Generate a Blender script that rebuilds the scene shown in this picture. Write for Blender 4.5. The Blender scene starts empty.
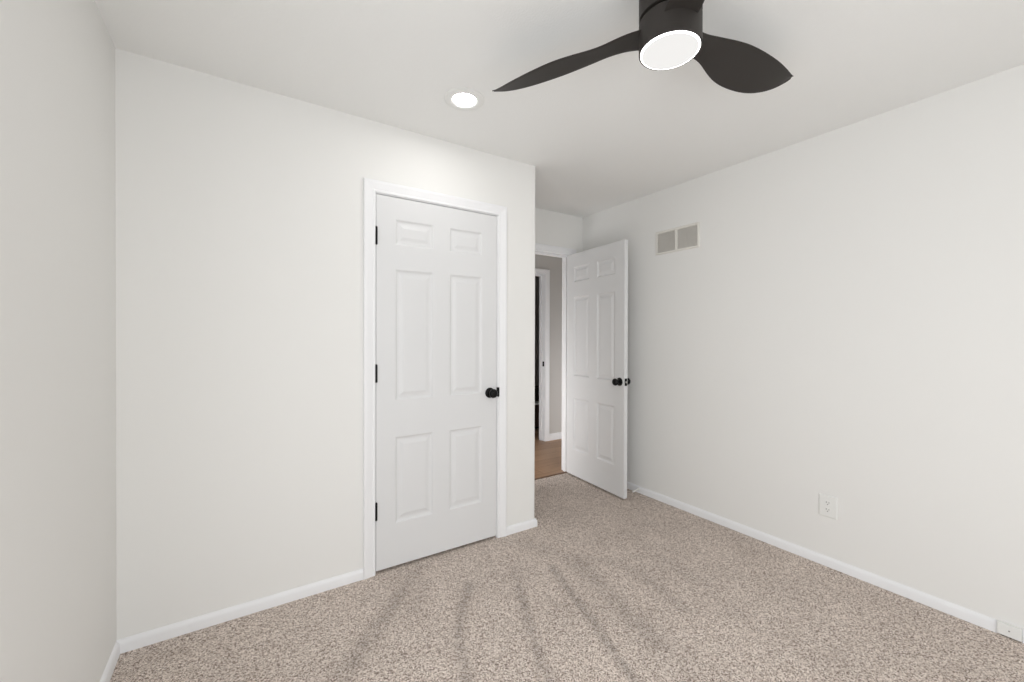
import bpy, bmesh, math, random
from mathutils import Vector, Matrix
random.seed(7)
SC = bpy.context.scene
COL = SC.collection

# ------------------------------------------------------------------ camera
YAW, PITCH, ROLL = math.radians(33.1367), math.radians(-0.2984), math.radians(0.139)
fw = Vector((math.sin(YAW)*math.cos(PITCH), math.cos(YAW)*math.cos(PITCH), math.sin(PITCH)))
rt0 = Vector((math.cos(YAW), -math.sin(YAW), 0)); up0 = rt0.cross(fw)
rt = rt0*math.cos(ROLL) + up0*math.sin(ROLL); up = -rt0*math.sin(ROLL) + up0*math.cos(ROLL)
cam = bpy.data.cameras.new('camera'); camo = bpy.data.objects.new('camera', cam); COL.objects.link(camo)
m4 = Matrix((rt, up, -fw)).transposed().to_4x4(); m4.translation = Vector((0, -2.2758, 1.2808))
camo.matrix_world = m4
cam.sensor_width = 36.0; cam.lens = 415.97/1024*36.0; cam.shift_y = -1.167/1024; cam.clip_start = 0.02
SC.camera = camo

# ------------------------------------------------------------------ world, light, exposure
SC.view_settings.view_transform = 'Standard'; SC.view_settings.look = 'None'
SC.view_settings.gamma = 1.0; SC.view_settings.use_curve_mapping = False
SC.view_settings.exposure = 0.16
w = bpy.data.worlds.new('sky'); SC.world = w; w.use_nodes = True
w.node_tree.nodes['Background'].inputs[0].default_value = (0.85, 0.93, 1.0, 1)
w.node_tree.nodes['Background'].inputs[1].default_value = 0.25

def area(name, loc, rot, sx, sy, power, col):
    l = bpy.data.lights.new(name, 'AREA'); l.shape = 'RECTANGLE'; l.size = sx; l.size_y = sy
    l.energy = power; l.color = col
    o = bpy.data.objects.new(name, l); o.location = loc; o.rotation_euler = rot; COL.objects.link(o); return o
WIN_W = 42.5; SIDE_W = 25.0; HALL_W = 9.0; END_W = 18.0; FAN_E = 0.76; CAN_E = 62.0
# fill lights behind added, unseen windows in the bedroom and the hall
area('back_window_fill', (0.60, -3.90, 1.08), (math.radians(90), 0, 0), 1.8, 1.95, WIN_W, (0.96, 0.98, 1.0))  # main fill, at an assumed window behind the camera
area('side_window_fill', (-0.62, -2.15, 1.15), (0, math.radians(-90), 0), 1.7, 1.7, SIDE_W, (0.96, 0.98, 1.0))  # added to lift the right wall and the open door
area('hall_end_fill', (1.03, 1.33, 0.55), (0, math.radians(-90), 0), 0.9, 0.8, END_W, (0.97, 0.98, 1.0))  # added to brighten the open door and the hall
area('hall_side_fill', (3.70, 0.37, 0.52), (math.radians(90), 0, 0), 0.8, 0.9, HALL_W, (0.97, 0.98, 1.0))  # added to brighten the low part of the far hall wall

# ------------------------------------------------------------------ materials
def mat(name, col, rough=0.5, metal=0.0, bump=None, emit=None, spec=0.5):
    m = bpy.data.materials.new(name); m.use_nodes = True
    nt = m.node_tree; b = nt.nodes['Principled BSDF']
    b.inputs['Base Color'].default_value = (*col, 1); b.inputs['Roughness'].default_value = rough
    b.inputs['Metallic'].default_value = metal; b.inputs['Specular IOR Level'].default_value = spec
    if emit:
        b.inputs['Emission Color'].default_value = (*emit[0], 1); b.inputs['Emission Strength'].default_value = emit[1]
    if bump:
        scale, strength, dist = bump
        tc = nt.nodes.new('ShaderNodeTexCoord'); n = nt.nodes.new('ShaderNodeTexNoise')
        n.inputs['Scale'].default_value = scale; n.inputs['Detail'].default_value = 4
        bp = nt.nodes.new('ShaderNodeBump'); bp.inputs['Strength'].default_value = strength; bp.inputs['Distance'].default_value = dist
        nt.links.new(tc.outputs['Object'], n.inputs['Vector']); nt.links.new(n.outputs['Fac'], bp.inputs['Height'])
        nt.links.new(bp.outputs['Normal'], b.inputs['Normal'])
    return m
def srgb(r, g, b):
    f = lambda c: (c/255/12.92) if c/255 <= .04045 else ((c/255+.055)/1.055)**2.4
    return (f(r), f(g), f(b))
M_WALL = mat('wall_paint', srgb(238, 237, 234), 0.75, bump=(180, 0.08, 0.002), spec=0.2)
M_CEIL = mat('ceiling_paint', srgb(245, 245, 243), 0.85, bump=(120, 0.25, 0.004), spec=0.15)
M_TRIM = mat('trim_paint', srgb(243, 243, 244), 0.42, bump=(60, 0.03, 0.001), spec=0.4)
M_DOOR = mat('door_paint', srgb(226, 226, 226), 0.4, bump=(90, 0.05, 0.001), spec=0.4)
M_BLACK = mat('matte_black_metal', (0.006, 0.006, 0.006), 0.38, 0.6, bump=(400, 0.02, 0.0005))
M_FAN = mat('fan_black', srgb(50, 46, 43), 0.55, bump=(300, 0.04, 0.0005), spec=0.3)
M_DARK = mat('dark_gap', (0.012, 0.011, 0.010), 0.7)
M_PLASTIC = mat('white_plastic', srgb(238, 238, 235), 0.35)
M_SLOT = mat('slot_grey', srgb(120, 118, 112), 0.6)
M_STEEL = mat('brushed_steel', srgb(190, 188, 184), 0.35, 0.9)
M_HINGE = mat('satin_hinge', srgb(196, 196, 194), 0.35, 0.4)
M_VENT = mat('vent_enamel', srgb(232, 229, 222), 0.4)
M_LOUVER = mat('louver_grey', srgb(228, 224, 217), 0.45)
M_DUCT = mat('duct_grey', srgb(140, 136, 130), 0.8)
M_RUBBER = mat('white_rubber', srgb(236, 234, 230), 0.6)
M_LENS = mat('fan_diffuser_glow', (0.06, 0.06, 0.06), 0.5, spec=0.1, emit=((1.0, 0.985, 0.96), FAN_E))
M_RIM = mat('fan_rim_glow', (0.9, 0.9, 0.9), 0.4, emit=((1.0, 0.99, 0.97), 5.0))
M_CAN = mat('downlight_glow', (0.9, 0.9, 0.9), 0.4, emit=((1.0, 0.99, 0.97), CAN_E))
M_CABINET = mat('dark_brown_wood', srgb(84, 66, 58), 0.5, bump=(30, 0.1, 0.001))
M_BASKET = mat('black_weave', (0.02, 0.018, 0.015), 0.7, bump=(140, 0.4, 0.002))
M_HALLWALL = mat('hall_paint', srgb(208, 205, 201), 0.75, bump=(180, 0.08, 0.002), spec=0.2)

def carpet_material():
    m = bpy.data.materials.new('carpet_pile'); m.use_nodes = True; nt = m.node_tree; L = nt.links
    b = nt.nodes['Principled BSDF']; b.inputs['Roughness'].default_value = 0.95; b.inputs['Specular IOR Level'].default_value = 0.08
    tc = nt.nodes.new('ShaderNodeTexCoord')
    def noise(scale, detail, rough=0.5):
        n = nt.nodes.new('ShaderNodeTexNoise'); n.inputs['Scale'].default_value = scale
        n.inputs['Detail'].default_value = detail; n.inputs['Roughness'].default_value = rough
        L.new(tc.outputs['Object'], n.inputs['Vector']); return n
    vo = nt.nodes.new('ShaderNodeTexVoronoi'); vo.inputs['Scale'].default_value = 205; vo.inputs['Randomness'].default_value = 1.0
    L.new(tc.outputs['Object'], vo.inputs['Vector'])
    sp = nt.nodes.new('ShaderNodeSeparateColor'); L.new(vo.outputs['Color'], sp.inputs[0])
    fine = noise(210, 2, 0.6)
    mxf = nt.nodes.new('ShaderNodeMath'); mxf.operation = 'MULTIPLY_ADD'; L.new(fine.outputs['Fac'], mxf.inputs[0]); mxf.inputs[1].default_value = 1.1; mxf.inputs[2].default_value = -0.30
    mxv = nt.nodes.new('ShaderNodeMath'); mxv.operation = 'MULTIPLY_ADD'; L.new(sp.outputs[0], mxv.inputs[0]); mxv.inputs[1].default_value = 0.50; L.new(mxf.outputs[0], mxv.inputs[2])
    r = nt.nodes.new('ShaderNodeValToRGB'); L.new(mxv.outputs[0], r.inputs['Fac'])
    e = r.color_ramp.elements; e[0].position = 0.20; e[0].color = (*srgb(112, 96, 86), 1)
    e[1].position = 0.85; e[1].color = (*srgb(250, 240, 231), 1)
    x = r.color_ramp.elements.new(0.48); x.color = (*srgb(206, 191, 180), 1)
    big = noise(3.2, 3)
    rb = nt.nodes.new('ShaderNodeMapRange'); L.new(big.outputs['Fac'], rb.inputs['Value'])
    rb.inputs['From Min'].default_value = 0.3; rb.inputs['From Max'].default_value = 0.7
    rb.inputs['To Min'].default_value = 0.92; rb.inputs['To Max'].default_value = 1.04
    at = nt.nodes.new('ShaderNodeAttribute'); at.attribute_name = 'pile_lay'
    brk = noise(22, 3)
    rk = nt.nodes.new('ShaderNodeMapRange'); L.new(brk.outputs['Fac'], rk.inputs['Value'])
    rk.inputs['From Min'].default_value = 0.3; rk.inputs['From Max'].default_value = 0.6
    rk.inputs['To Min'].default_value = 0.35; rk.inputs['To Max'].default_value = 1.0
    mu = nt.nodes.new('ShaderNodeMath'); mu.operation = 'MULTIPLY'; L.new(at.outputs['Fac'], mu.inputs[0]); L.new(rk.outputs[0], mu.inputs[1])
    ml = nt.nodes.new('ShaderNodeMath'); ml.operation = 'MULTIPLY_ADD'; L.new(mu.outputs[0], ml.inputs[0]); ml.inputs[1].default_value = -0.33; ml.inputs[2].default_value = 1.0
    m2 = nt.nodes.new('ShaderNodeMath'); m2.operation = 'MULTIPLY'; L.new(ml.outputs[0], m2.inputs[0]); L.new(rb.outputs[0], m2.inputs[1])
    mix = nt.nodes.new('ShaderNodeVectorMath'); mix.operation = 'SCALE'; L.new(r.outputs['Color'], mix.inputs[0]); L.new(m2.outputs[0], mix.inputs['Scale'])
    L.new(mix.outputs[0], b.inputs['Base Color'])
    bp = nt.nodes.new('ShaderNodeBump'); bp.inputs['Strength'].default_value = 0.22; bp.inputs['Distance'].default_value = 0.005
    L.new(fine.outputs['Fac'], bp.inputs['Height']); L.new(bp.outputs['Normal'], b.inputs['Normal'])
    return m
def laminate_material():
    m = bpy.data.materials.new('oak_laminate'); m.use_nodes = True; nt = m.node_tree; L = nt.links
    b = nt.nodes['Principled BSDF']; b.inputs['Roughness'].default_value = 0.45
    tc = nt.nodes.new('ShaderNodeTexCoord')
    br = nt.nodes.new('ShaderNodeTexBrick'); L.new(tc.outputs['Object'], br.inputs['Vector'])
    br.inputs['Scale'].default_value = 1.0; br.inputs['Brick Width'].default_value = 1.2; br.inputs['Row Height'].default_value = 0.17
    br.inputs['Mortar Size'].default_value = 0.0015; br.offset = 0.37
    br.inputs['Color1'].default_value = (*srgb(186, 149, 117), 1); br.inputs['Color2'].default_value = (*srgb(160, 124, 94), 1)
    br.inputs['Mortar'].default_value = (*srgb(96, 70, 50), 1)
    mp = nt.nodes.new('ShaderNodeMapping'); mp.inputs['Scale'].default_value = (2.0, 26, 1); L.new(tc.outputs['Object'], mp.inputs['Vector'])
    n = nt.nodes.new('ShaderNodeTexNoise'); n.inputs['Scale'].default_value = 2.2; n.inputs['Detail'].default_value = 6; L.new(mp.outputs[0], n.inputs['Vector'])
    mr = nt.nodes.new('ShaderNodeMapRange'); L.new(n.outputs['Fac'], mr.inputs['Value']); mr.inputs['To Min'].default_value = 0.72; mr.inputs['To Max'].default_value = 1.22
    sc = nt.nodes.new('ShaderNodeVectorMath'); sc.operation = 'SCALE'; L.new(br.outputs['Color'], sc.inputs[0]); L.new(mr.outputs[0], sc.inputs['Scale'])
    L.new(sc.outputs[0], b.inputs['Base Color']); return m
M_CARPET = carpet_material(); M_LAM = laminate_material()
def pane_material():
    m = bpy.data.materials.new('window_glass'); m.use_nodes = True; nt = m.node_tree; nt.nodes.clear()
    o = nt.nodes.new('ShaderNodeOutputMaterial'); mx = nt.nodes.new('ShaderNodeMixShader'); mx.inputs[0].default_value = 0.06
    t = nt.nodes.new('ShaderNodeBsdfTransparent'); g = nt.nodes.new('ShaderNodeBsdfGlossy'); g.inputs['Roughness'].default_value = 0.02
    nt.links.new(t.outputs[0], mx.inputs[1]); nt.links.new(g.outputs[0], mx.inputs[2]); nt.links.new(mx.outputs[0], o.inputs[0]); return m
M_PANE = pane_material()

# ------------------------------------------------------------------ helpers
def obj(name, bm, material, parent=None, loc=(0, 0, 0), rotz=0.0, smooth=None, bevel=None):
    bmesh.ops.recalc_face_normals(bm, faces=bm.faces[:])
    me = bpy.data.meshes.new(name); bm.to_mesh(me); bm.free()
    me.materials.append(material)
    if smooth:
        me.polygons.foreach_set('use_smooth', [True]*len(me.polygons)); me.set_sharp_from_angle(angle=math.radians(smooth))
    o = bpy.data.objects.new(name, me); COL.objects.link(o)
    o.location = loc; o.rotation_euler = (0, 0, rotz)
    if parent: o.parent = parent
    if bevel:
        md = o.modifiers.new('bevel', 'BEVEL'); md.width = bevel; md.segments = 3; md.limit_method = 'ANGLE'
    return o
def tag(o, label=None, cat=None, group=None, kind=None):
    if label: o['label'] = label
    if cat: o['category'] = cat
    if group: o['group'] = group
    if kind: o['kind'] = kind
    return o
def struct(name, bm, m, parent=None, **k):
    o = obj(name, bm, m, parent, **k)
    if not parent: o['kind'] = 'structure'
    return o
def box(bm, x0, x1, y0, y1, z0, z1):
    v = [bm.verts.new((x, y, z)) for x in (x0, x1) for y in (y0, y1) for z in (z0, z1)]
    for f in ((0, 1, 3, 2), (4, 6, 7, 5), (0, 4, 5, 1), (2, 3, 7, 6), (0, 2, 6, 4), (1, 5, 7, 3)):
        bm.faces.new([v[i] for i in f])
    return v
def boxes(*bs):
    bm = bmesh.new()
    for b in bs: box(bm, *b)
    return bm
def lathe(bm, prof, mtx=Matrix(), n=40, caps=True):
    """prof: list of (radius, height) along local z."""
    rings = []
    for r, h in prof:
        rings.append([bm.verts.new(mtx @ Vector((r*math.cos(2*math.pi*i/n), r*math.sin(2*math.pi*i/n), h))) for i in range(n)])
    for a, b in zip(rings, rings[1:]):
        for i in range(n):
            bm.faces.new((a[i], a[(i+1) % n], b[(i+1) % n], b[i]))
    if caps:
        bm.faces.new(rings[0][::-1]); bm.faces.new(rings[-1])
def sweep(bm, prof, frames):
    """closed 2d profile (a, b); frames: list of functions (a, b) -> Vector."""
    rings = [[bm.verts.new(f(a, b)) for a, b in prof] for f in frames]
    n = len(prof)
    for r0, r1 in zip(rings, rings[1:]):
        for i in range(n):
            bm.faces.new((r0[i], r0[(i+1) % n], r1[(i+1) % n], r1[i]))
    bm.faces.new(rings[0]); bm.faces.new(rings[-1][::-1])

XL, XE, XR, D, HC = -0.4202, 1.6742, 2.7679, 0.7214, 2.44
YB = -3.70                      # back wall (behind the camera)
T = 0.115                       # wall thickness
HY = 1.812                      # far wall of the hall
DW, DT = 0.7565, 0.035           # door leaf
J0, J1, JH = 0.610, 1.372, 2.056            # closet door opening between jambs
H0, H1 = 2.612-0.768, 2.612                 # hall door opening between jambs
F0, F1 = 2.385, 3.153                       # door opening across the hall
FHZ = 2.060

# ------------------------------------------------------------------ floor, ceiling, walls
def carpet_tracks():
    tracks = [([(0.994, -0.361), (0.878, -0.504), (0.774, -0.685), (0.701, -0.894), (0.66, -1.15)], 0.030, 0.95),
              ([(1.24, -0.412), (1.12, -0.678), (0.996, -0.959), (0.92, -1.2)], 0.028, 0.9),
              ([(1.27, -0.38), (1.17, -0.55)], 0.06, 0.45),
              ([(1.457, -0.459), (1.357, -0.832), (1.234, -1.218), (1.17, -1.45)], 0.024, 1.0),
              ([(1.614, -0.474), (1.52, -0.911), (1.471, -1.137)], 0.06, 0.65),
              ([(1.816, -0.629), (1.759, -1.109)], 0.04, 0.5),
              ([(1.50, -0.20), (1.60, -0.42), (1.78, -0.60)], 0.05, 0.4),
              ([(0.661, -0.255), (0.463, -0.463), (0.331, -0.616), (0.25, -0.75)], 0.045, 0.85),
              ([(0.845, -0.05), (0.661, -0.255)], 0.04, 0.55),
              ([(0.80, -0.20), (0.70, -0.38)], 0.05, 0.4),
              ([(2.12, -0.40), (2.02, -0.95)], 0.05, 0.3)]
    def seg(p, a, b):
        ax, ay = a; bx, by = b; dx, dy = bx-ax, by-ay
        t = max(0, min(1, ((p[0]-ax)*dx+(p[1]-ay)*dy)/(dx*dx+dy*dy)))
        return math.hypot(p[0]-ax-t*dx, p[1]-ay-t*dy)
    def f(x, y):
        v = 0
        for pts, wd, s in tracks:
            d = min(seg((x, y), a, b) for a, b in zip(pts, pts[1:]))
            if d < 3*wd: v = max(v, s*math.exp(-(d/wd)**2))
        return v
    return f
def carpet():
    bm = bmesh.new(); step = 0.025
    xs = [XL-0.02+i*step for i in range(int((XR-XL+0.04)/step)+2)]
    ys = [YB-0.02+i*step for i in range(int((0.752-YB+0.02)/step)+1)]; ys.append(0.752)
    g = [[bm.verts.new((x, y, 0)) for y in ys] for x in xs]
    for i in range(len(xs)-1):
        for j in range(len(ys)-1):
            bm.faces.new((g[i][j], g[i+1][j], g[i+1][j+1], g[i][j+1]))
    bm.normal_update()
    me = bpy.data.meshes.new('floor'); bm.to_mesh(me); bm.free(); me.materials.append(M_CARPET)
    a = me.attributes.new('pile_lay', 'FLOAT', 'POINT'); f = carpet_tracks()
    for i, v in enumerate(me.vertices): a.data[i].value = f(v.co.x, v.co.y)
    o = bpy.data.objects.new('floor', me); COL.objects.link(o); o['kind'] = 'structure'
carpet()
struct('floor_hall', boxes((0.0, 4.7, 0.752, 4.3, -0.05, -0.002), (XR+T, 4.7, 0.40, 0.752, -0.05, -0.002)), M_LAM)
struct('ceiling', boxes((XL-T, 4.7, YB-T, 4.3, HC, HC+0.1)), M_CEIL)
SY0, SY1, SZ0, SZ1 = -3.00, -1.30, 0.30, 2.0
struct('wall_left', boxes((XL-T, XL, YB-T, SY0, -0.05, HC), (XL-T, XL, SY1, 0.6, -0.05, HC), (XL-T, XL, SY0, SY1, -0.05, SZ0), (XL-T, XL, SY0, SY1, SZ1, HC)), M_WALL)
wl = struct('added_window_2', boxes((XL-.09, XL-.03, SY0, SY0+.05, SZ0, SZ1), (XL-.09, XL-.03, SY1-.05, SY1, SZ0, SZ1), (XL-.09, XL-.03, SY0+.05, SY1-.05, SZ0, SZ0+.05),
       (XL-.09, XL-.03, SY0+.05, SY1-.05, SZ1-.05, SZ1), (XL-.09, XL-.03, SY0+.05, SY1-.05, 1.35, 1.40)), M_TRIM)  # unseen window, added to carry the side fill
obj('pane', boxes((XL-.063, XL-.057, SY0+.05, SY1-.05, SZ0+.05, 1.35)), M_PANE, wl)
obj('pane', boxes((XL-.063, XL-.057, SY0+.05, SY1-.05, 1.40, SZ1-.05)), M_PANE, wl)
# closet wall: one skin with the opening, its outer corner rounded, and the side that runs back to the hall door
bm = bmesh.new()
def wall_prism(bm, poly, z0, z1):
    a = [bm.verts.new((x, y, z0)) for x, y in poly]; b = [bm.verts.new((x, y, z1)) for x, y in poly]
    n = len(poly)
    for i in range(n): bm.faces.new((a[i], a[(i+1) % n], b[(i+1) % n], b[i]))
    bm.faces.new(a[::-1]); bm.faces.new(b)
rc = 0.009
arc = [(XE-0.041, 0), (XE-0.034, -0.0014)] + [(XE-rc+rc*math.sin(t), rc-0.0014-rc*math.cos(t)) for t in [math.pi/2*i/6 for i in range(7)]]
box(bm, XL, J0-0.018, 0, T, -0.05, HC)
box(bm, J0-0.018, J1+0.018, 0, T, JH+0.018, HC)
wall_prism(bm, [(J1+0.018, 0)] + arc + [(XE, D), (XE-T, D), (XE-T, T), (J1+0.018, T)], -0.05, HC)
struct('wall_closet', bm, M_WALL, smooth=30)
struct('wall_closet_back', boxes((XL, XE-T, 0.6, 0.6+T, -0.05, HC)), M_WALL)
struct('wall_right', boxes((XR, XR+T, YB-T, D+T, -0.05, HC)), M_WALL)
# wall with the hall door
struct('wall_entry', boxes((0.0, H0-0.018, D, D+T, -0.05, HC), (H1+0.018, XR, D, D+T, -0.05, HC), (H0-0.018, H1+0.018, D, D+T, JH+0.018, HC)), M_WALL)
# back wall with an unseen window added for the daylight
WX0, WX1, WZ0, WZ1 = -0.3, 1.5, 0.06, 2.05
struct('wall_back', boxes((XL, WX0, YB-T, YB, -0.05, HC), (WX1, XR, YB-T, YB, -0.05, HC),
       (WX0, WX1, YB-T, YB, -0.05, WZ0), (WX0, WX1, YB-T, YB, WZ1, HC)), M_WALL)
wn = struct('added_window_1', boxes((WX0, WX0+.05, YB-.09, YB-.03, WZ0, WZ1), (WX1-.05, WX1, YB-.09, YB-.03, WZ0, WZ1), (WX0+.05, WX1-.05, YB-.09, YB-.03, WZ0, WZ0+.05),
       (WX0+.05, WX1-.05, YB-.09, YB-.03, WZ1-.05, WZ1), ((WX0+WX1)/2-.03, (WX0+WX1)/2+.03, YB-.09, YB-.03, WZ0+.05, WZ1-.05)), M_TRIM)
obj('pane', boxes((WX0+.05, (WX0+WX1)/2-.03, YB-.063, YB-.057, WZ0+.05, WZ1-.05)), M_PANE, wn)
obj('pane', boxes(((WX0+WX1)/2+.03, WX1-.05, YB-.063, YB-.057, WZ0+.05, WZ1-.05)), M_PANE, wn)
# hall
struct('wall_hall', boxes((0.0, F0-0.018, HY, HY+T, -0.05, HC), (F1+0.018, 4.7, HY, HY+T, -0.05, HC), (F0-0.018, F1+0.018, HY, HY+T, FHZ+0.018, HC)), M_HALLWALL)
struct('wall_hall_left', boxes((1.05, 1.15, D+T, 0.92, -0.05, HC), (1.05, 1.15, 1.74, HY, -0.05, HC), (1.05, 1.15, 0.92, 1.74, -0.05, 0.09), (1.05, 1.15, 0.92, 1.74, 1.01, HC)), M_HALLWALL)  # low opening added for the hall end fill
w3 = struct('added_window_3', boxes((1.06, 1.10, 0.92, 0.95, 0.09, 1.01), (1.06, 1.10, 1.71, 1.74, 0.09, 1.01), (1.06, 1.10, 0.95, 1.71, 0.09, 0.12), (1.06, 1.10, 0.95, 1.71, 0.98, 1.01)), M_TRIM)  # added window in that opening, out of view
obj('pane', boxes((1.078, 1.083, 0.95, 1.71, 0.12, 0.98)), M_PANE, w3)
struct('wall_far_room_left', boxes((-0.1, 0.0, HY, 4.3, -0.05, HC)), M_HALLWALL)
struct('wall_hall_right', boxes((4.6, 4.7, 0.3, 4.3, -0.05, HC)), M_HALLWALL)
struct('wall_hall_near', boxes((XR+T, 3.28, D, D+T, -0.05, HC), (4.12, 4.6, D, D+T, -0.05, HC), (3.28, 4.12, D, D+T, 2.05, HC)), M_HALLWALL)  # doorway added to pass the fill beside the hall
struct('wall_fill_niche', boxes((3.18, 3.28, 0.45, D, -0.05, HC), (4.12, 4.22, 0.45, D, -0.05, HC), (3.18, 4.22, 0.40, 0.45, 1.0, HC), (3.18, 4.22, 0.40, 0.45, -0.05, 0.05)), M_HALLWALL)  # made-up niche, out of view, that holds the hall side fill
w4 = struct('added_window_4', boxes((3.28, 3.31, 0.41, 0.44, 0.05, 1.0), (4.09, 4.12, 0.41, 0.44, 0.05, 1.0), (3.31, 4.09, 0.41, 0.44, 0.05, 0.08), (3.31, 4.09, 0.41, 0.44, 0.97, 1.0)), M_TRIM)  # added window of the niche, lets its fill through
obj('pane', boxes((3.31, 4.09, 0.423, 0.428, 0.08, 0.97)), M_PANE, w4)
struct('wall_far_room', boxes((0.0, 4.6, 4.2, 4.3, -0.05, HC)), M_HALLWALL)

# ------------------------------------------------------------------ trim: casings with jambs, baseboards
CAS = [(0.0, 0.0), (0.0, 0.008), (0.003, 0.0105), (0.010, 0.0105), (0.014, 0.0085), (0.020, 0.0105), (0.040, 0.0145), (0.046, 0.0165), (0.058, 0.0165), (0.062, 0.013), (0.062, 0.0)]
def casing(bm, x0, x1, zt, y, ny, reveal=0.004):
    """mitred U round an opening in the plane y; ny = -1 when the face looks towards -y."""
    x0 -= reveal; x1 += reveal; zt += reveal
    fr = [lambda a, b: Vector((x0-a, y+ny*b, -0.004)), lambda a, b: Vector((x0-a, y+ny*b, zt+a)),
          lambda a, b: Vector((x1+a, y+ny*b, zt+a)), lambda a, b: Vector((x1+a, y+ny*b, -0.004))]
    sweep(bm, CAS, fr)
def jamb(bm, x0, x1, zt, y0, y1, stop=None):
    box(bm, x0-0.018, x0, y0, y1, -0.004, zt+0.018); box(bm, x1, x1+0.018, y0, y1, -0.004, zt+0.018)
    box(bm, x0, x1, y0, y1, zt, zt+0.018)
    if stop:
        s0, s1 = stop
        box(bm, x0, x0+0.011, s0, s1, -0.004, zt-0.011); box(bm, x1-0.011, x1, s0, s1, -0.004, zt-0.011); box(bm, x0, x1, s0, s1, zt-0.011, zt)
bm = bmesh.new(); casing(bm, J0, J1, JH, 0.0, -1); jamb(bm, J0, J1, JH, 0.0, T, (0.040, 0.075))
trim1 = struct('trim_1', bm, M_TRIM); tag(trim1, 'white moulded casing framing the closed closet door', 'door frame')
bm = bmesh.new(); casing(bm, H0, H1, JH, D, -1); casing(bm, H0, H1, JH, D+T, 1); jamb(bm, H0, H1, JH, D, D+T, (D+0.045, D+0.080))
trim2 = struct('trim_2', bm, M_TRIM); tag(trim2, 'white casing round the doorway to the hall, behind the open door', 'door frame')
bm = bmesh.new(); casing(bm, F0, F1, FHZ, HY, -1); jamb(bm, F0, F1, FHZ, HY, HY+T, (HY+0.060, HY+0.095))
trim3 = struct('trim_3', bm, M_TRIM); tag(trim3, 'white casing of the dark doorway across the hall', 'door frame')

BASE = [(0.0, 0.0), (0.0125, 0.0), (0.0125, 0.036), (0.0110, 0.044), (0.0075, 0.050), (0.004, 0.0545), (0.0, 0.056)]
def baseboard(bm, pts, prof=BASE, side=1, z0=-0.002):
    """pts: path of the wall line; the board stands to the left (side=1) or right of travel."""
    P = [Vector((x, y, 0)) for x, y in pts]; fr = []
    for i, p in enumerate(P):
        d0 = (P[i]-P[i-1]).normalized() if i else (P[1]-P[0]).normalized()
        d1 = (P[i+1]-P[i]).normalized() if i < len(P)-1 else d0
        n0 = Vector((-d0.y, d0.x, 0))*side; n1 = Vector((-d1.y, d1.x, 0))*side
        mt = (n0+n1); mt = mt/(mt.dot(n0)) if mt.length > 1e-6 else n0
        fr.append(lambda a, b, p=p, mt=mt: p + mt*a + Vector((0, 0, z0+b)))
    sweep(bm, prof, fr)
bm = bmesh.new(); baseboard(bm, [(J0-0.0665, 0), (XL, 0)]); struct('baseboard_closet', bm, M_TRIM, smooth=40)
bm = bmesh.new(); baseboard(bm, [(J1+0.0665, 0), (XE, 0), (XE, D-0.02)], side=-1); struct('baseboard_corner', bm, M_TRIM, smooth=40)
bm = bmesh.new(); baseboard(bm, [(XL, -0.0125), (XL, YB)]); struct('baseboard_left', bm, M_TRIM, smooth=40)
bm = bmesh.new(); baseboard(bm, [(XR, -1.9205), (XR, D-0.02)]); struct('baseboard_right', bm, M_TRIM, smooth=40)
HB = [(0.0, 0.0), (0.0125, 0.0), (0.0125, 0.07), (0.008, 0.080), (0.0, 0.084)]
bm = bmesh.new(); baseboard(bm, [(4.6, HY), (F1+0.0665, HY)], HB); struct('baseboard_hall', bm, M_TRIM, smooth=40)
bm = bmesh.new(); baseboard(bm, [(F0-0.0665, HY), (1.15, HY)], HB); struct('baseboard_hall_left', bm, M_TRIM, smooth=40)
# flat strip where the carpet meets the hall laminate
bm = bmesh.new(); sweep(bm, [(0.738, -0.002), (0.742, 0.004), (0.752, 0.006), (0.766, 0.004), (0.770, -0.002)], [lambda a, b: Vector((H0, a, b)), lambda a, b: Vector((H1, a, b))])
t4 = struct('trim_4', bm, mat('brown_strip', srgb(120, 88, 62), 0.45)); tag(t4, 'thin brown strip between carpet and hall laminate', 'threshold')

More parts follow.
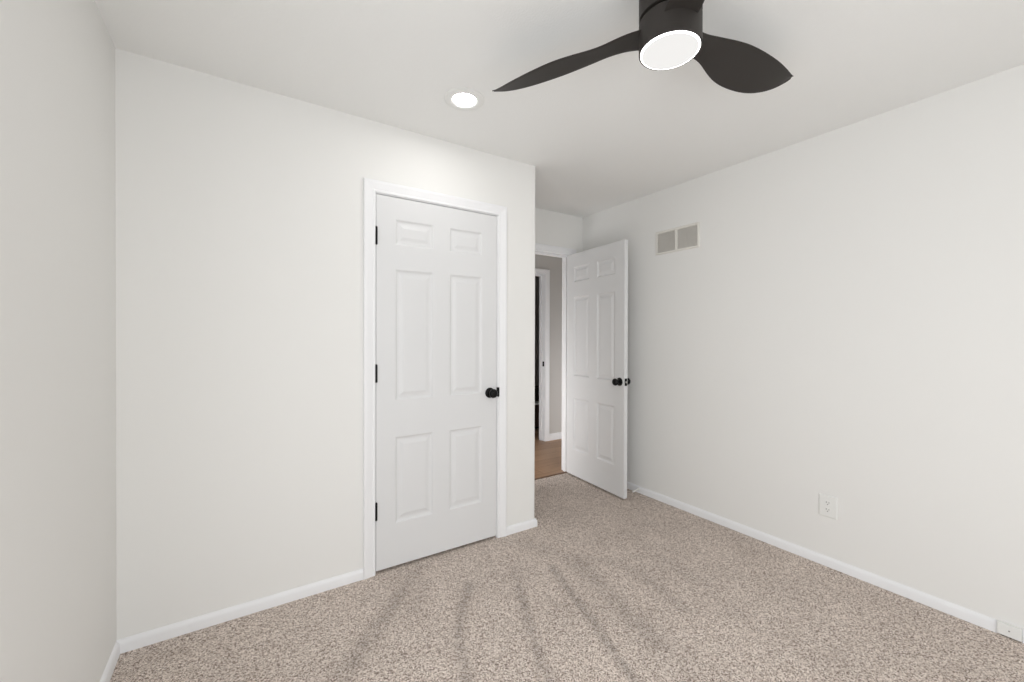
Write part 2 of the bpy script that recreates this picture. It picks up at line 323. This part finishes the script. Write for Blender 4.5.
# ------------------------------------------------------------------ six panel doors
def door_mesh():
    W_, Z0, Z1 = DW, 0.0, 2.036
    xs = [0, 0.1035, 0.3275, 0.4295, 0.6515, W_]
    zs = [0, 0.235, 0.714, 0.915, 1.642, 1.776, 1.918, Z1]
    bm = bmesh.new()
    for face in (0, 1):
        y0 = 0.0 if face == 0 else DT; s = 1 if face == 0 else -1
        V = {}
        def v(x, z, d):
            k = (round(x, 5), round(z, 5), round(d, 5))
            if k not in V: V[k] = bm.verts.new((x, y0+s*d, z))
            return V[k]
        for i in range(5):
            for j in range(7):
                xa, xb, za, zb = xs[i], xs[i+1], zs[j], zs[j+1]
                if i in (1, 3) and j in (1, 3, 5):
                    rings = []
                    for ins, dep in ((0, 0), (0.004, 0.0015), (0.010, 0.0065), (0.015, 0.0080), (0.023, 0.0080), (0.030, 0.0068), (0.044, 0.0026), (0.048, 0.0020)):
                        rings.append([v(xa+ins, za+ins, dep), v(xb-ins, za+ins, dep), v(xb-ins, zb-ins, dep), v(xa+ins, zb-ins, dep)])
                    for a, b in zip(rings, rings[1:]):
                        for k in range(4): bm.faces.new((a[k], a[(k+1) % 4], b[(k+1) % 4], b[k]))
                    bm.faces.new(rings[-1])
                else:
                    bm.faces.new((v(xa, za, 0), v(xb, za, 0), v(xb, zb, 0), v(xa, zb, 0)))
    bm.verts.ensure_lookup_table()
    # close the four edges
    f = {(round(q.co.x, 5), round(q.co.y, 5), round(q.co.z, 5)): q for q in bm.verts}
    def g(x, y, z): return f[(round(x, 5), round(y, 5), round(z, 5))]
    for x in (0, W_):
        for a, b in zip(zs, zs[1:]): bm.faces.new((g(x, 0, a), g(x, DT, a), g(x, DT, b), g(x, 0, b)))
    for z in (0, Z1):
        for a, b in zip(xs, xs[1:]): bm.faces.new((g(a, 0, z), g(a, DT, z), g(b, DT, z), g(b, 0, z)))
    return bm
ROSE = [(0.0325, 0.0), (0.0325, 0.004), (0.030, 0.0075), (0.020, 0.010), (0.0125, 0.012), (0.0115, 0.026)]
KNOB = [(0.0115, 0.024), (0.014, 0.029), (0.023, 0.034), (0.0275, 0.041), (0.0285, 0.048), (0.0265, 0.055), (0.021, 0.0605), (0.020, 0.0600), (0.013, 0.0625), (0.0125, 0.0618), (0.004, 0.063)]
def add_knob(door, x, z, front):
    rot = Matrix.Translation((x, 0 if front else DT, z)) @ Matrix.Rotation(math.radians(90 if front else -90), 4, 'X')
    bm = bmesh.new(); lathe(bm, KNOB, rot, 36)
    k = obj('knob', bm, M_BLACK, door, smooth=35); k['label'] = 'round black door knob'
    bm = bmesh.new(); lathe(bm, ROSE, rot, 36); obj('rose', bm, M_BLACK, k, smooth=35)
def add_latch(door, z):
    bm = boxes((DW, DW+0.0015, 0.005, DT-0.005, z-0.029, z+0.029))
    p = obj('latch_plate', bm, M_BLACK, door, bevel=0.0006); p['label'] = 'black latch plate on the door edge'
    bm = bmesh.new(); lathe(bm, [(0.0075, 0.0), (0.0075, 0.006), (0.005, 0.009)], Matrix.Translation((DW+0.0015, DT/2, z)) @ Matrix.Rotation(math.radians(90), 4, 'Y'), 20)
    b = obj('latch_bolt', bm, M_STEEL, p, smooth=35); b['label'] = 'bright steel latch bolt'
def add_hinge(door, z, y, m, label, L=0.0915, leafdir=1):
    """knuckle on the hinge edge, with the finial and the sliver of the leaves that shows."""
    bm = bmesh.new(); r = 0.0068; yy = y
    prof = [(0.003, -L/2-0.004), (0.0055, -L/2-0.002), (r, -L/2)]
    for k in range(5):
        z0 = -L/2+k*L/5; z1 = z0+L/5
        prof += [(r, z0+0.0006), (r, z1-0.0006), (r-0.0008, z1)]
    prof += [(0.0055, L/2+0.002), (0.003, L/2+0.004)]
    lathe(bm, prof, Matrix.Translation((-0.0015, yy, z)), 20)
    s = 1 if y < DT/2 else -1
    box(bm, -0.0024, -0.0006, yy, yy+s*0.030, z-L/2, z+L/2)
    h = obj('hinge', bm, m, door, smooth=40); h['label'] = label
KX, KZ = 0.7065, 0.9165
d1 = struct('door_1', door_mesh(), M_DOOR, loc=(0.6125, 0.001, 0.016))
tag(d1, 'closed white six panel closet door with black knob and hinges', 'door')
for z in (1.8125, 1.070, 0.325): add_hinge(d1, z, -0.0062, M_BLACK, 'black door hinge')
add_knob(d1, KX, KZ, True)
d2 = struct('door_2', door_mesh(), M_DOOR, loc=(2.5776, 0.7275, 0.016), rotz=math.atan2(-0.9971, -0.0764))
tag(d2, 'white six panel door standing open against the right wall', 'door')
add_knob(d2, KX, KZ, True); add_knob(d2, KX, KZ, False); add_latch(d2, KZ)
for z in (1.8125, 1.070, 0.325): add_hinge(d2, z, DT+0.004, M_HINGE, 'satin metal door hinge')
# black strike plates on the jambs
bm = bmesh.new()
sp = [(-0.0195, 1.3775), (-0.0190, 1.3755), (-0.0150, 1.3735), (0.0, 1.3718), (0.03, 1.3716)]
zs = [(0.9055, 0), (0.911, 1), (0.959, 1), (0.9645, 0)]
rows = []
for z, k in zs:
    rows.append([bm.verts.new((x-0.0012, y if k or y > -0.014 else y+0.003, z)) for y, x in sp] + [bm.verts.new((x+0.0008, y if k or y > -0.014 else y+0.003, z)) for y, x in reversed(sp)])
for a, b in zip(rows, rows[1:]):
    for i in range(len(a)): bm.faces.new((a[i], a[(i+1) % len(a)], b[(i+1) % len(a)], b[i]))
bm.faces.new(rows[0]); bm.faces.new(rows[-1][::-1])
q = obj('strike_plate', bm, M_BLACK, trim1); q['label'] = 'black strike plate'
bm = boxes((F1-0.0015, F1+0.0005, HY+0.012, HY+0.044, 0.925, 0.985)); q = obj('strike_plate', bm, M_BLACK, trim3, bevel=0.0006); q['label'] = 'black strike plate'

# ------------------------------------------------------------------ ceiling fan
FC = Vector((1.166, -1.4213)); ZD = 2.209; RH = 0.0965
fan = bpy.data.objects.new('ceiling_fan', None); COL.objects.link(fan); fan.location = (FC.x, FC.y, HC)
tag(fan, 'black three blade ceiling fan with round glowing light underneath', 'ceiling fan')
def fz(z): return z-HC
bm = bmesh.new(); lathe(bm, [(RH-0.004, fz(2.44)), (RH, fz(2.4385)), (RH, fz(2.3205)), (RH-0.002, fz(2.3185)), (0.03, fz(2.3185))], n=72); obj('canopy', bm, M_FAN, fan, smooth=35)
bm = bmesh.new(); lathe(bm, [(0.078, fz(2.319)), (0.078, fz(2.306))], n=60); obj('motor_collar', bm, M_DARK, fan, smooth=35)
bm = bmesh.new(); lathe(bm, [(0.03, fz(2.3065)), (RH-0.002, fz(2.3065)), (RH, fz(2.3045)), (RH, fz(ZD+0.002)), (RH-0.0015, fz(ZD)), (RH-0.004, fz(ZD)), (RH-0.005, fz(ZD+0.003)), (0.03, fz(ZD+0.003))], n=72)
obj('motor_housing', bm, M_FAN, fan, smooth=35)
bm = bmesh.new(); lathe(bm, [(RH-0.0105, fz(ZD+0.0035)), (RH-0.0105, fz(ZD-0.0025)), (0.05, fz(ZD-0.004)), (0.004, fz(ZD-0.0045))], n=72)
df = obj('light_diffuser', bm, M_LENS, fan, smooth=50); df['label'] = 'round white glowing light diffuser'
bm = bmesh.new(); pr = [(RH-0.0055, fz(ZD+0.0035)), (RH-0.0055, fz(ZD+0.0005)), (RH-0.0075, fz(ZD-0.0018)), (RH-0.0104, fz(ZD-0.0026)), (RH-0.0104, fz(ZD+0.0030))]
lathe(bm, pr, n=72, caps=False); rm = obj('diffuser_rim', bm, M_RIM, df, smooth=50); rm['label'] = 'brighter glowing edge of the diffuser'
# the two long edges of a blade: (radius, across, height)
LO = [(0.030, -0.050, 2.266), (0.060, -0.047, 2.268), (0.085, -0.042, 2.274), (0.11, -0.036, 2.279), (0.125, -0.033, 2.282), (0.14, -0.030, 2.285), (0.17, -0.029, 2.290), (0.20, -0.030, 2.294), (0.23, -0.0315, 2.2965), (0.26, -0.035, 2.2985), (0.30, -0.038, 2.3005), (0.34, -0.0395, 2.302), (0.38, -0.0385, 2.302), (0.42, -0.036, 2.302), (0.46, -0.032, 2.302), (0.50, -0.027, 2.302), (0.54, -0.0205, 2.302), (0.58, -0.0115, 2.302), (0.61, -0.004, 2.303), (0.635, 0.004, 2.305), (0.655, 0.0115, 2.307), (0.67, 0.017, 2.310), (0.68, 0.0185, 2.3120), (0.688, 0.0225, 2.314)]
HI = [(0.030, 0.056, 2.272), (0.060, 0.061, 2.273), (0.085, 0.066, 2.274), (0.11, 0.068, 2.275), (0.14, 0.067, 2.2765), (0.17, 0.065, 2.277), (0.20, 0.067, 2.274), (0.23, 0.0745, 2.2705), (0.26, 0.086, 2.267), (0.30, 0.1005, 2.263), (0.34, 0.112, 2.260), (0.38, 0.118, 2.2575), (0.42, 0.1195, 2.256), (0.46, 0.119, 2.2555), (0.50, 0.1155, 2.256), (0.54, 0.109, 2.2585), (0.58, 0.0975, 2.2640), (0.61, 0.0855, 2.2705), (0.635, 0.0730, 2.2785), (0.655, 0.0605, 2.2870), (0.67, 0.0485, 2.2955), (0.68, 0.0410, 2.3030), (0.688, 0.0320, 2.3110)]
def interp(tab, r):
    for a, b in zip(tab, tab[1:]):
        if r <= b[0]:
            t = (r-a[0])/(b[0]-a[0]); return Vector((a[1]+(b[1]-a[1])*t, a[2]+(b[2]-a[2])*t))
    return Vector(tab[-1][1:])
def soft(tab, r):
    h = min(0.022, max(0.0, 0.688-r), max(0.0, r-0.03)); v = Vector((0, 0))
    for k in range(-4, 5): v += interp(tab, r+h*k/4)
    return v/9
def blade_mesh(ang, stretch):
    bm = bmesh.new(); e = Vector((math.cos(ang), math.sin(ang))); nn = Vector((-e.y, e.x))
    rs = [0.03+0.62*i/68 for i in range(69)] + [0.658, 0.665, 0.672, 0.678, 0.683, 0.6865]
    NS = 14; secs = []
    for r in rs:
        lo, hi = soft(LO, r), soft(HI, r); rt_, rb_ = [], []
        for k in range(NS+1):
            u = k/NS; q = lo+(hi-lo)*u; bow = math.sqrt(max(0.0, 1-(2*u-1)**2))
            th = 0.0042*bow*min(1, (0.688-r)/0.05+0.15) + 0.0007
            P = e*(r*stretch) + nn*q.x; z = q.y + 0.004*(1-(2*u-1)**2) - HC
            rt_.append(Vector((P.x, P.y, z+th))); rb_.append(Vector((P.x, P.y, z-th)))
        secs.append([bm.verts.new(p) for p in rt_ + rb_[::-1]])
    n = len(secs[0])
    for a, b in zip(secs, secs[1:]):
        for i in range(n): bm.faces.new((a[i], a[(i+1) % n], b[(i+1) % n], b[i]))
    bm.faces.new(secs[0]); bm.faces.new(secs[-1][::-1]); return bm
for k, st in enumerate((1.033, 0.968, 1.0)): obj('blade', blade_mesh(math.radians(111-120*k), st), M_FAN, fan, smooth=50)

# ------------------------------------------------------------------ recessed light
dl = bpy.data.objects.new('recessed_light', None); COL.objects.link(dl); dl.location = (0.914, -0.447, HC)
tag(dl, 'small round white recessed ceiling light, glowing, left of the fan', 'ceiling light')
bm = bmesh.new(); lathe(bm, [(0.0975, -0.0002), (0.0975, -0.002), (0.094, -0.0045), (0.084, -0.006), (0.072, -0.0066), (0.064, -0.0062), (0.0560, -0.0040), (0.0535, -0.0015), (0.0533, -0.0002)], n=64, caps=False); obj('trim_ring', bm, M_PLASTIC, dl, smooth=50)
bm = bmesh.new(); lathe(bm, [(0.0532, -0.0004), (0.0532, -0.0022), (0.040, -0.0030), (0.004, -0.0033)], n=64); q = obj('lens', bm, M_CAN, dl, smooth=50); q['label'] = 'glowing white lens'

# ------------------------------------------------------------------ wall vent
vent = bpy.data.objects.new('wall_vent', None); COL.objects.link(vent); vent.location = (XR, -0.3155, 2.0275)
tag(vent, 'white rectangular return air vent with two louvred panels, high on right wall', 'vent')
VW, VH = 0.378, 0.182
def frame_ring(bm, y0, y1, z0, z1, yi0, yi1, zi0, zi1, prof):
    """rectangular mitred frame; prof = (t across from outer 0 to inner 1, stand-off from the wall)"""
    rr = []
    for t, h in prof:
        a, b, c, d = y0+(yi0-y0)*t, y1+(yi1-y1)*t, z0+(zi0-z0)*t, z1+(zi1-z1)*t
        rr.append([bm.verts.new((-h, a, c)), bm.verts.new((-h, b, c)), bm.verts.new((-h, b, d)), bm.verts.new((-h, a, d))])
    for p, q in zip(rr, rr[1:]):
        for i in range(4): bm.faces.new((p[i], p[(i+1) % 4], q[(i+1) % 4], q[i]))
bm = bmesh.new()
frame_ring(bm, -VW/2, VW/2, -VH/2, VH/2, -0.171, 0.171, -0.0735, 0.0735, [(0, 0.0003), (0, 0.004), (0.25, 0.008), (0.8, 0.008), (1, 0.006), (1, 0.0003)])
box(bm, -0.008, -0.0015, -0.011, 0.011, -0.0735, 0.0735)
obj('frame', bm, M_VENT, vent)
for y in (-0.171, 0.011):
    bm = boxes((-0.0014, -0.0003, y, y+0.160, -0.0735, 0.0735)); obj('duct_backing', bm, M_DUCT, vent)
    bm = bmesh.new()
    for k in range(19):
        z = -0.0685+k*0.0076
        a = [bm.verts.new((x, yy, zz)) for yy in (y, y+0.160) for x, zz in ((-0.0060, z-0.0024), (-0.0056, z-0.0030), (-0.0018, z+0.0034), (-0.0022, z+0.0040))]
        for i in range(4): bm.faces.new((a[i], a[(i+1) % 4], a[4+(i+1) % 4], a[4+i]))
        bm.faces.new(a[:4]); bm.faces.new(a[4:][::-1])
    obj('louver_bank', bm, M_LOUVER, vent)
for y in (-0.180, 0.180):
    bm = bmesh.new(); lathe(bm, [(0.0035, 0.0), (0.0035, 0.0008), (0.0015, 0.0014)], Matrix.Translation((-0.0078, y, 0)) @ Matrix.Rotation(math.radians(-90), 4, 'Y'), 16); obj('screw', bm, M_VENT, vent)

# ------------------------------------------------------------------ wall outlet
out = bpy.data.objects.new('wall_outlet', None); COL.objects.link(out); out.location = (XR, -1.294, 0.337)
tag(out, 'white double power outlet low on the right wall', 'outlet')
bm = bmesh.new(); frame_ring(bm, -0.044, 0.044, -0.061, 0.061, -0.038, 0.038, -0.055, 0.055, [(0, 0.0002), (0, 0.003), (0.4, 0.0055), (1, 0.0065)])
v = [bm.verts.new((-0.0065, y, z)) for y, z in ((-0.038, -0.055), (0.038, -0.055), (0.038, 0.055), (-0.038, 0.055))]; bm.faces.new(v)
bmesh.ops.remove_doubles(bm, verts=bm.verts[:], dist=1e-5); obj('cover_plate', bm, M_PLASTIC, out)
for s in (-1, 1):
    bm = bmesh.new(); n = 28; pts = []
    for i in range(n):
        t = 2*math.pi*i/n; pts.append((0.0172*math.cos(t), max(-0.0135, min(0.0135, 0.0172*math.sin(t)))+s*0.0195))
    a = [bm.verts.new((-0.0063, y, z)) for y, z in pts]; b = [bm.verts.new((-0.0085, y*0.97, z)) for y, z in pts]
    for i in range(n): bm.faces.new((a[i], a[(i+1) % n], b[(i+1) % n], b[i]))
    bm.faces.new(b); r = obj('receptacle', bm, M_PLASTIC, out)
    zc = s*0.0195
    bm = boxes((-0.0088, -0.0083, 0.0052, 0.0076, zc-0.001, zc+0.0085), (-0.0088, -0.0083, -0.0076, -0.0052, zc-0.001, zc+0.0070)); obj('slots', bm, M_SLOT, r)
    bm = bmesh.new(); lathe(bm, [(0.0028, 0), (0.0028, 0.0005)], Matrix.Translation((-0.0083, 0, zc-0.0075)) @ Matrix.Rotation(math.radians(-90), 4, 'Y'), 16); obj('ground_hole', bm, M_SLOT, r)
bm = bmesh.new(); lathe(bm, [(0.003, 0), (0.003, 0.0006), (0.0012, 0.0010)], Matrix.Translation((-0.0064, 0, 0)) @ Matrix.Rotation(math.radians(-90), 4, 'Y'), 16); obj('screw', bm, M_PLASTIC, out)

# ------------------------------------------------------------------ small surface box at the end of the baseboard
jb = bpy.data.objects.new('phone_jack', None); COL.objects.link(jb); jb.location = (XR, -1.956, 0.0)
tag(jb, 'small white surface box at the end of the right wall baseboard', 'wall jack')
bm = boxes((-0.021, -0.0003, -0.0345, 0.0345, 0.006, 0.056)); obj('cover', bm, M_PLASTIC, jb, bevel=0.002)
bm = boxes((-0.010, -0.0003, -0.031, 0.031, 0.0005, 0.006)); obj('base', bm, M_SLOT, jb)
bm = bmesh.new(); lathe(bm, [(0.0026, 0), (0.0026, 0.0008), (0.001, 0.0012)], Matrix.Translation((-0.0209, 0.0, 0.032)) @ Matrix.Rotation(math.radians(-90), 4, 'Y'), 16); obj('screw', bm, M_SLOT, jb)
bm = bmesh.new(); baseboard(bm, [(XR, YB), (XR, -1.9915)]); struct('baseboard_right_end', bm, M_TRIM, smooth=40)

# ------------------------------------------------------------------ spring door stop
ds = bpy.data.objects.new('door_stop', None); COL.objects.link(ds); ds.location = (XR-0.0125, 0.026, 0.034)
tag(ds, 'small white door stop screwed to the baseboard behind the open door', 'door stop')
RY = Matrix.Rotation(math.radians(-99), 4, 'Y')
bm = bmesh.new(); lathe(bm, [(0.011, 0), (0.011, 0.003), (0.006, 0.006)], Matrix.Rotation(math.radians(-90), 4, 'Y'), 20); obj('base', bm, M_RUBBER, ds, smooth=40)
bm = bmesh.new(); prof = []
for k in range(20): prof += [(0.0060, 0.004+k*0.0026), (0.0048, 0.0053+k*0.0026)]
lathe(bm, prof, RY, 16); obj('spring', bm, M_RUBBER, ds, smooth=60)
bm = bmesh.new(); lathe(bm, [(0.006, 0.050), (0.0085, 0.052), (0.0085, 0.068), (0.006, 0.071)], RY, 18); obj('tip', bm, M_RUBBER, ds, smooth=40)

# ------------------------------------------------------------------ dark room across the hall
cb = bpy.data.objects.new('low_cabinet', None); COL.objects.link(cb); cb.location = (3.55, 2.60, 0.0)
tag(cb, 'low dark brown cabinet with white top in the room across the hall', 'cabinet')
bm = boxes((-0.37, 0.37, -0.19, 0.22, 0.03, 0.345)); obj('body', bm, M_CABINET, cb, bevel=0.003)
bm = boxes((-0.34, 0.34, -0.16, 0.20, -0.002, 0.03)); obj('plinth', bm, M_DARK, cb)
bm = boxes((-0.40, 0.40, -0.22, 0.24, 0.345, 0.375)); obj('top', bm, M_PLASTIC, cb, bevel=0.003)
for x0, x1 in ((-0.36, -0.005), (0.005, 0.36)):
    bm = boxes((x0, x1, -0.206, -0.19, 0.045, 0.335)); dd = obj('door', bm, M_CABINET, cb, bevel=0.002)
bk = obj('storage_box', boxes((3.42, 3.84, 2.50, 2.76, 0.3755, 0.56)), M_BASKET, bevel=0.008)
tag(bk, 'black storage box on the low cabinet across the hall', 'box')
